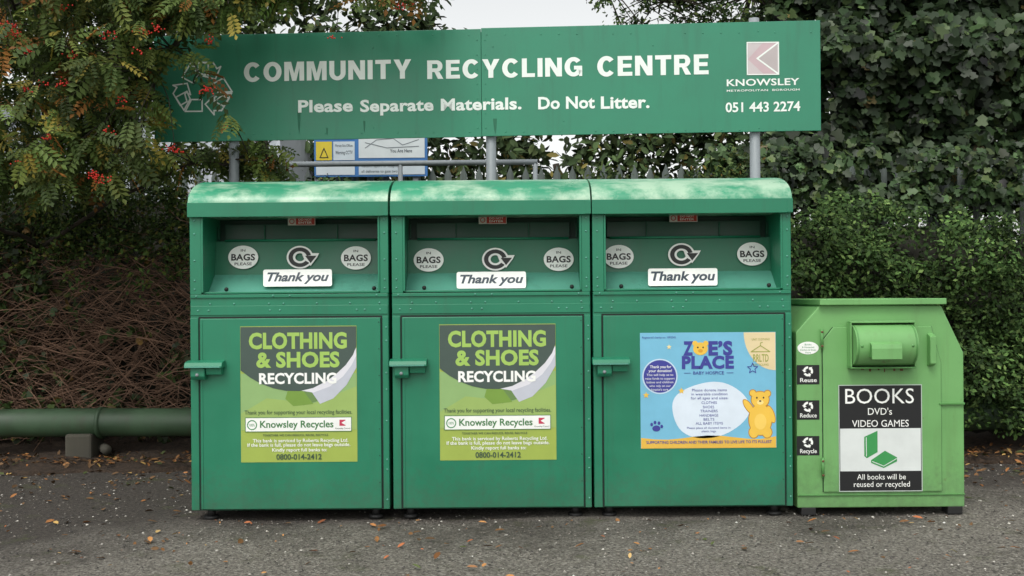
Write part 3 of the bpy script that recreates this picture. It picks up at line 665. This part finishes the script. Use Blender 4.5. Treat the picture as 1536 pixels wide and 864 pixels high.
def poster(g,ox,oy):
    pn=Panel(ox+87,oy+102,-.0125,g); X=lambda x:ox+(x-361); Y=lambda y:oy+(y-489)
    pl=lambda pts,o,m:pn.poly([(X(x),Y(y)) for x,y in pts],o,ink(m),'poster')
    pn.rect(X(361),Y(489),X(535.5),Y(693),1,ink('#9db04f'),'poster')
    pn.rect(X(361.5),Y(560),X(535),Y(640),1.6,ink('#8db070'),'poster')
    pl(((361.5,620),(400,597),(470,605),(535,580),(535,645),(361.5,645)),2.2,'#98b363')
    pl(((440,588),(470,583),(482,600),(455,608)),2.6,'#67864c')
    pl(((432,585),(455,586),(470,606),(440,609),(428,598)),2.8,'#75983e')
    pl(((535,524),(522,546),(500,566),(465,584),(480,606),(500,598),(520,578),(535,552)),2.9,'#bfc3ce')
    pl(((535,522),(528,533),(512,552),(492,568),(468,580),(452,586),(470,589),(495,580),(515,565),(528,548),(535,534)),3.0,'#dddde4')
    pts=[(361.5,490),(535,490),(535,520),(530,533),(519,548),(505,561),(490,572),(470,582),(450,586.5),(430,586),(410,582),(392,575),(376,566),(361.5,555)]
    pl(pts,3.4,'#43544d')
    G=ink('#9fc35e')
    T=lambda s,x0,x1,y0,y1,m,b=.01,sp=1.0:pn.text(s,X(x0),X(x1),Y(y0),Y(y1),4.4,m,b,0,sp)
    T('CLOTHING',374,521,500,522,G,.04,1.04); T('& SHOES',385,510,529,550,G,.04,1.04); T('RECYCLING',389,505,560,575,WHT,.035,1.03)
    DG=ink('#3f5540')
    T('Thank you for supporting your local recycling facilities.',367,528,615,621,DG,.005)
    pn.rect(X(368),Y(626),X(527),Y(647),3.6,ink('#f0f2ee'),'poster'); pn.stroke([(X(368),Y(626)),(X(527),Y(626)),(X(527),Y(647)),(X(368),Y(647))],1,4.2,ink('#4d7a46'))
    T('Knowsley Recycles',390,500,631,641,ink('#3f7a44'),.02); pn.ring(X(378),Y(637),7.5,6,4.4,ink('#3f8a54')); pn.text('100%',X(374),X(382),Y(635),Y(639),4.4,ink('#3f8a54'))
    pn.rect(X(509),Y(630),X(518),Y(639),4.2,ink('#c23a55')); pn.poly([(X(518),Y(631)),(X(512),Y(634.5)),(X(518),Y(638))],5,WHT); pn.text('Knowsley Council',X(503),X(525),Y(641.5),Y(644),4.4,DG)
    T('TOGETHER WE CAN REDUCE, REUSE, RECYCLE',394,492,651,654,DG)
    T('This bank is serviced by Roberts Recycling Ltd.',379,522,658,663,WHT); T('If the bank is full, please do not leave bags outside.',371,525,664.5,669.5,WHT); T('Kindly report full banks to:',408,490,672,677,WHT)
    T('0800-014-2412',414,482,681,689,DG,.02)
def zoe(g):
    pn=Panel(1062,585,-.0125,g); B=ink('#76b9d6')
    pn.rect(960.5,498.5,1164,672,1,B,'poster')
    pn.poly([(1116,499)]+[(1163.5,499)]+[(1163.5,556)]+[(1163.5-(47.5)*math.sin(math.radians(t))*1.0,499+57*math.cos(math.radians(t))) for t in range(5,90,7)],1.6,ink('#e2d0a4'),'poster')
    pn.poly([(961,672),(961,656)]+[(961+20*i,656+3*math.sin(i*.9)) for i in range(1,10)]+[(1163.5,655),(1163.5,672)],1.6,ink('#e2b548'),'poster')
    blob=[(1064+58*math.cos(a)*(1+.05*math.sin(3*a+1)),615-42*math.sin(a)*(1+.07*math.sin(2*a))) for a in np.linspace(0,2*math.pi,48,endpoint=False)]
    pn.poly(blob,1.6,ink('#d8e4f0'),'poster')
    PU=ink('#3b3f94'); pn.ell(990,564,26.5,26.5,1.6,ink('#c3d8ea'),'poster'); pn.ell(990,564,24.5,24.5,2.2,PU,'poster')
    T=lambda s,x0,x1,y0,y1,m,b=.01,o=3,sp=1.0:pn.text(s,x0,x1,y0,y1,o,m,b,0,sp)
    T('Z',1025,1040,513,532,PU,.05); T('E\u2019S',1063,1099,513,532,PU,.05,3,1.08); T('PLACE',1023,1101,535,552,PU,.05,3,1.08)
    Yl=ink('#ecc04a'); pn.ell(1051,523,11,9.5,3,Yl,'bear_face'); pn.ell(1043,515,4,4,2.8,Yl); pn.ell(1059,515,4,4,2.8,Yl); pn.ell(1051,526,3.5,2.6,3.6,ink('#d79b2a')); pn.ell(1047,521,1.2,1.2,3.6,BK); pn.ell(1055,521,1.2,1.2,3.6,BK)
    T('BABY HOSPICE',1040,1086,557,561.5,PU); pn.rect(1026,559,1036,559.8,3,PU); pn.rect(1090,559,1100,559.8,3,PU)
    T('Registered charity no: 1092545',964,1014,504,507,PU,0)
    for s,x0,x1,y in (('Thank you for',975,1007,547.5),('your donation!',973,1008,553.5),('This will help us to',970,1010,560),('raise funds to support',968,1012,565.5),('babies and children',970,1010,571),('who rely on our',974,1006,576.5),("hospice's care.",977,1003,582)): T(s,x0,x1,y,y+(4 if y<555 else 3.2),WHT,.01 if y<555 else 0)
    for s,x0,x1,y in (('Please donate items',1038,1090,583),('in wearable condition',1037,1091,589),('for all ages and sizes:',1036,1092,595),('CLOTHES',1052,1075,602),('SHOES',1054,1071,608.5),('TRAINERS',1050,1076,614.5),('HANDBAGS',1049,1077,621),('BELTS',1055,1071,627),('ALL BABY ITEMS',1043,1084,633),('Please place all donated items in',1030,1095,640),('plastic bags.',1052,1074,645)): T(s,x0,x1,y,y+(3.8 if y<638 else 3),ink('#4a4f96'),0)
    T('SUPPORTING CHILDREN AND THEIR FAMILIES TO LIVE LIFE TO ITS FULLEST',969,1157,661,665,PU,.015)
    K=ink('#b97f2c')
    for pad,m,o in ((1.2,K,2.2),(0,Yl,3)):
        pn.ell(1140,600,13+pad,12+pad,o,m,'bear'); pn.ell(1129,590,4.5+pad,4.5+pad,o-.15,m); pn.ell(1151,591,4.5+pad,4.5+pad,o-.2,m)
        pn.ell(1140,630,17+pad,23+pad,o-.3,m); pn.ell(1130,649,7+pad,8+pad,o-.4,m); pn.ell(1150,649,7+pad,8+pad,o-.45,m)
        pn.ell(1123,611,4.5+pad,13+pad,o-.5,m,rot=-35); pn.ell(1156,622,4.5+pad,13+pad,o-.55,m,rot=-20)
    pn.ell(1140,604,5,3.6,3.5,ink('#f7dd8a')); pn.ell(1140,602,1.8,1.2,4,BK); pn.ell(1135,597,1.2,1.4,3.6,BK); pn.ell(1145,597,1.2,1.4,3.6,BK); pn.ell(1140,633,9,12,3.4,ink('#f2cc62'))
    def star(cx,cy,r,m,o,out=False):
        pts=[(cx+(r if i%2==0 else r*.45)*math.sin(math.pi*i/5),cy-(r if i%2==0 else r*.45)*math.cos(math.pi*i/5)) for i in range(10)]
        (pn.stroke(pts,1.1,o,m) if out else pn.poly(pts,o,m,'star'))
    star(1129,553,8,PU,3,True); star(969,592,5,Yl,3); star(1022,586,5,Yl,3); star(1004,520,4,ink('#f2dfa2'),3)
    pn.ell(984,642,6,4.5,3,PU)
    for x,y in ((977,636),(982,633),(988,634),(992,639)): pn.ell(x,y,2,2.6,3.3,PU)
    O=ink('#9aa04a'); pn.stroke([(1127,528),(1141,519),(1155,528)],1.2,3,O); pn.stroke([(1141,519),(1141,515),(1144,514)],1,3.4,O,False)
    T('RRLTD',1130,1153,532,543,O,.01); T('UNIT CLOTHING',1128,1155,508,511,O,0); T('RECYCLING',1130,1153,546,549,O,0)
g1=bank(BX[0],0); g2=bank(BX[1],1); g3=bank(BX[2],2)
chute_signs(g1,(365,386),(534,387),(452,386),(395,404.5,498,430),(432,326,473,338))
chute_signs(g2,(643,390),(838,389),(745,389),(685,408,789,433),(718,324,760,336))
chute_signs(g3,(928,385),(1128,381),(1024,382),(972,403,1076,429),(1004,321,1046,333))
poster(g1,361,489); poster(g2,659.5,486); zoe(g3)
# ---------- book bank
bb=Group('book_recycling_bank',(2.25,.45,0))
pn=Panel(1322,610,.03,bb)
def BW(px,py): a,b_2=pn.st(px,py); return pn.O.x+a,pn.O.z+b_2
prof=[BW(*q) for q in ((1195,761),(1446,761),(1446,530),(1413,459),(1232,456),(1195,497))]
prism('body',prof,.03,.95,LIME,bb,.006)
a=BW(1228,457); c=BW(1417,450); box('top_plate',a[0],c[0],-.01,1.0,a[1],c[1]+.008,LIME,bb,.004)
dp=[BW(*q) for q in ((1234,737),(1411,737),(1411,545),(1397,490),(1250,490),(1234,510))]
prism('door_seam',[( x+(.004 if x>2.2 else -.004), z_) for x,z_ in dp],.0285,.0297,DARK,bb,0)
prism('door',dp,.018,.0282,LIME,bb,.004)
a=BW(1272,549);c=BW(1365,484)
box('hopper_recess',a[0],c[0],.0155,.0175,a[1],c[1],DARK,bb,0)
box('hopper_top',a[0]-.006,c[0]+.006,-.045,.015,c[1],c[1]+.012,LIME,bb,.003)
box('hopper_left',a[0]-.008,a[0],-.05,.0175,a[1],c[1]-.0005,LIME,bb,.002); box('hopper_right',c[0],c[0]+.008,-.05,.0175,a[1],c[1]-.0005,LIME,bb,.002)
h=(c[1]-a[1])-.012; zb2=a[1]+.004; dr=[(.014,zb2)]
for i in range(19):
    t=-math.pi/2+math.pi*i/18; dr.append((.0-.125*math.cos(t),zb2+h/2+h/2*math.sin(t)))
dr.append((.014,zb2+h))
xprism('hopper_drum',dr,a[0]+.005,c[0]-.005,LIME,bb,0,True)
zm=zb2+h/2
for xx in (a[0]+.012,c[0]-.02): xprism('drum_end_band',[(y-.003 if y<.01 else y,z_) for y,z_ in dr],xx,xx+.008,LIMED,bb,0,True)
e0=BW(1292,536);e1=BW(1336,513)
xprism('hopper_handle',[(-.11,e1[1]+.012),(-.15,e1[1]-.005),(-.158,e1[1]-.03),(-.158,e0[1]),(-.150,e0[1]),(-.150,e1[1]-.03),(-.143,e1[1]-.012),(-.108,e1[1]+.004)],e0[0],e1[0],LIME,bb,.001)
for xx in (e0[0],e1[0]-.004): xprism('handle_cheek',[(-.11,e1[1]+.004),(-.149,e1[1]-.012),(-.149,e0[1]+.01),(-.115,e0[1]+.01)],xx,xx+.004,LIMED,bb,0)
box('hopper_sill',a[0]-.008,c[0]+.008,-.055,.015,a[1]-.010,a[1]-.001,LIMED,bb,.003)
for k in range(7): 
    xx=a[0]+.02+k*.05+rng.uniform(-.01,.01); box('rust_run',xx,xx+rng.uniform(.006,.02),.0168,.0178,a[1]-.012-rng.uniform(.005,.03),a[1]-.0105,RUSTM,bb,0)
domes('hopper_bolts',[(a[0]+.035,-.118,zm),(c[0]-.04,-.118,zm)],.012,LIMED,bb,1)
e0=BW(1390,550);e1=BW(1399,500); xprism('grab_handle',[(.018,e0[1]),(-.03,e0[1]+.02),(-.03,e1[1]-.02),(.018,e1[1])],e0[0],e1[0],LIME,bb,.003)
for py in (507,700):
    e=BW(1234,py); tubes('hinge',[([(e[0]-.008,.008,e[1]-.06),(e[0]-.008,.008,e[1]+.06)],.009,.009)],LIMED,bb,8); domes('hinge_rust',[(e[0]-.008,.001,e[1]-.045),(e[0]-.008,.001,e[1]+.04)],.008,RUSTM,bb,.6)
e=BW(1411,606); box('lock_hasp',e[0]-.015,e[0]+.14,.012,.0285,e[1]-.006,e[1]+.006,LIMED,bb,.002)
a=BW(1195,741);c=BW(1446,741); box('base_rib',a[0],c[0],.02,.0297,a[1]-.006,a[1],LIMED,bb,.002)
for px in (1212,1432):
    for y in (.08,.85): 
        e=BW(px,760); box('foot',e[0]-.045,e[0]+.045,y-.05,y+.05,0,e[1],BLACK,bb,.006)
BKP=ink('#191a1c')
p2=Panel(1321,656,.0175,bb)
p2.rect(1258,577,1383,737,1,BKP,'books_poster'); p2.rect(1260,642.5,1381,706.5,2,ink('#d6dcda'),'books_poster'); p2.stroke([(1258.5,577.5),(1382.5,577.5),(1382.5,736.5),(1258.5,736.5)],1.2,2.4,ink('#b9c4bd'))
p2.text('BOOKS',1268,1371,583,605,3,WHT,.0); p2.text("DVD's",1302,1338,612,622,3,WHT,0); p2.text('VIDEO GAMES',1278,1363,630,640,3,WHT,0)
p2.text('All books will be',1285,1358,711,719,3,WHT,0); p2.text('reused or recycled',1280,1364,722,730,3,WHT,0)
GB=ink('#3a9350'); p2.poly([(1296,655),(1316,646),(1316,678),(1300,687),(1296,684)],3,GB,'book_icon'); p2.poly([(1306,690),(1327,676),(1345,686),(1345,692),(1325,702),(1306,694)],3.2,GB,'book_icon')
p2.stroke([(1299,684),(1299,656)],1,4,ink('#dde3e1'),False); p2.stroke([(1308,692),(1325,699),(1344,688)],1,4,ink('#dde3e1'),False)
for y0,t in ((547.5,'Reuse'),(600.5,'Reduce'),(654,'Recycle')):
    p3=Panel(1211.5,y0+14,.0295,bb); p3.rect(1195,y0,1229,y0+29,1,BKP,t.lower()+'_sticker'); p3.text(t,1200,1225,y0+19.5,y0+25.5,2,WHT,.01)
    for k in range(3):
        p3.ring(1212,y0+9.5,7.5,4.2,2,WHT,90+120*k,90+120*k+75,'recycle_icon')
        q=math.radians(90+120*k+75); q2=q+.55
        p3.poly([(1212+9.5*math.cos(q),y0+9.5-9.5*math.sin(q)),(1212+2.2*math.cos(q),y0+9.5-2.2*math.sin(q)),(1212+6*math.cos(q2),y0+9.5-6*math.sin(q2))],2.4,WHT,'recycle_icon')
p3=Panel(1212,522,.0295,bb); p3.ell(1212,522,16,9.5,1,WHT,'oval_sticker'); 
for i,t in enumerate(('Books','& Unwanted','Clothes & Shoes','Here')): p3.text(t,1212-(5,9,12,4)[i],1212+(5,9,12,4)[i],515.5+i*4,518+i*4,2,ink('#3a8a55'))
# ---------- ground litter
N=3800; x=rng.uniform(-5,5,N); y=1.75+rng.exponential(.5,N)*1.0; y[:2400]=2.3-rng.exponential(.42,2400); 
k=rng.random(N)<.08; y[k]=rng.uniform(-1.0,1.6,k.sum())
okm=~((x>-2.05)&(x<2.85)&(y>-.05)&(y<1.1)); x,y=x[okm],y[okm]; N=len(x)
pos=np.stack([x,y,np.where(y>1.8,.055,.006)+rng.random(N)*.008],1); nr=np.array([0,0,1.])+rng.normal(size=(N,3))*.3
lf=Group('fallen_leaves',(0,2,0))
scatter('leaves',pos,nr,.03+.04*rng.random(N),palette([(.12,.07,.035),(.2,.10,.04),(.32,.14,.05),(.42,.27,.09),(.07,.09,.03)],[5,4,2,1,1],N),T_SIMPLE,LITM,lf)
N=240; x=rng.uniform(-4,4,N); y=rng.uniform(-1.9,.0,N); pos=np.stack([x,y,.012+0*x],1)
scatter('open_ground_leaves',pos,np.array([0,0,1.])+rng.normal(size=(N,3))*.25,.015+.05*rng.random(N)**2.4,palette([(.42,.2,.07),(.35,.12,.05),(.5,.34,.14),(.22,.11,.05)],[2,2,1,2],N),T_SIMPLE,LITM,lf)
N=16000; x=rng.uniform(-5,5,N); y=rng.uniform(-2.4,1.8,N); pos=np.stack([x,y,.003+0*x],1)
T_PEB=([(-.5,-.3,0),(.4,-.5,0),(.5,.4,0),(-.4,.5,0),(0,0,.5)],[(0,1,4),(1,2,4),(2,3,4),(3,0,4)])
scatter('gravel',pos,np.array([0,0,1.])+rng.normal(size=(N,3))*.05,.004+.013*rng.random(N)**3,palette([(.17,.155,.135),(.07,.065,.06),(.42,.40,.36)],[4,4,1.2],N),T_PEB,LITM,None)
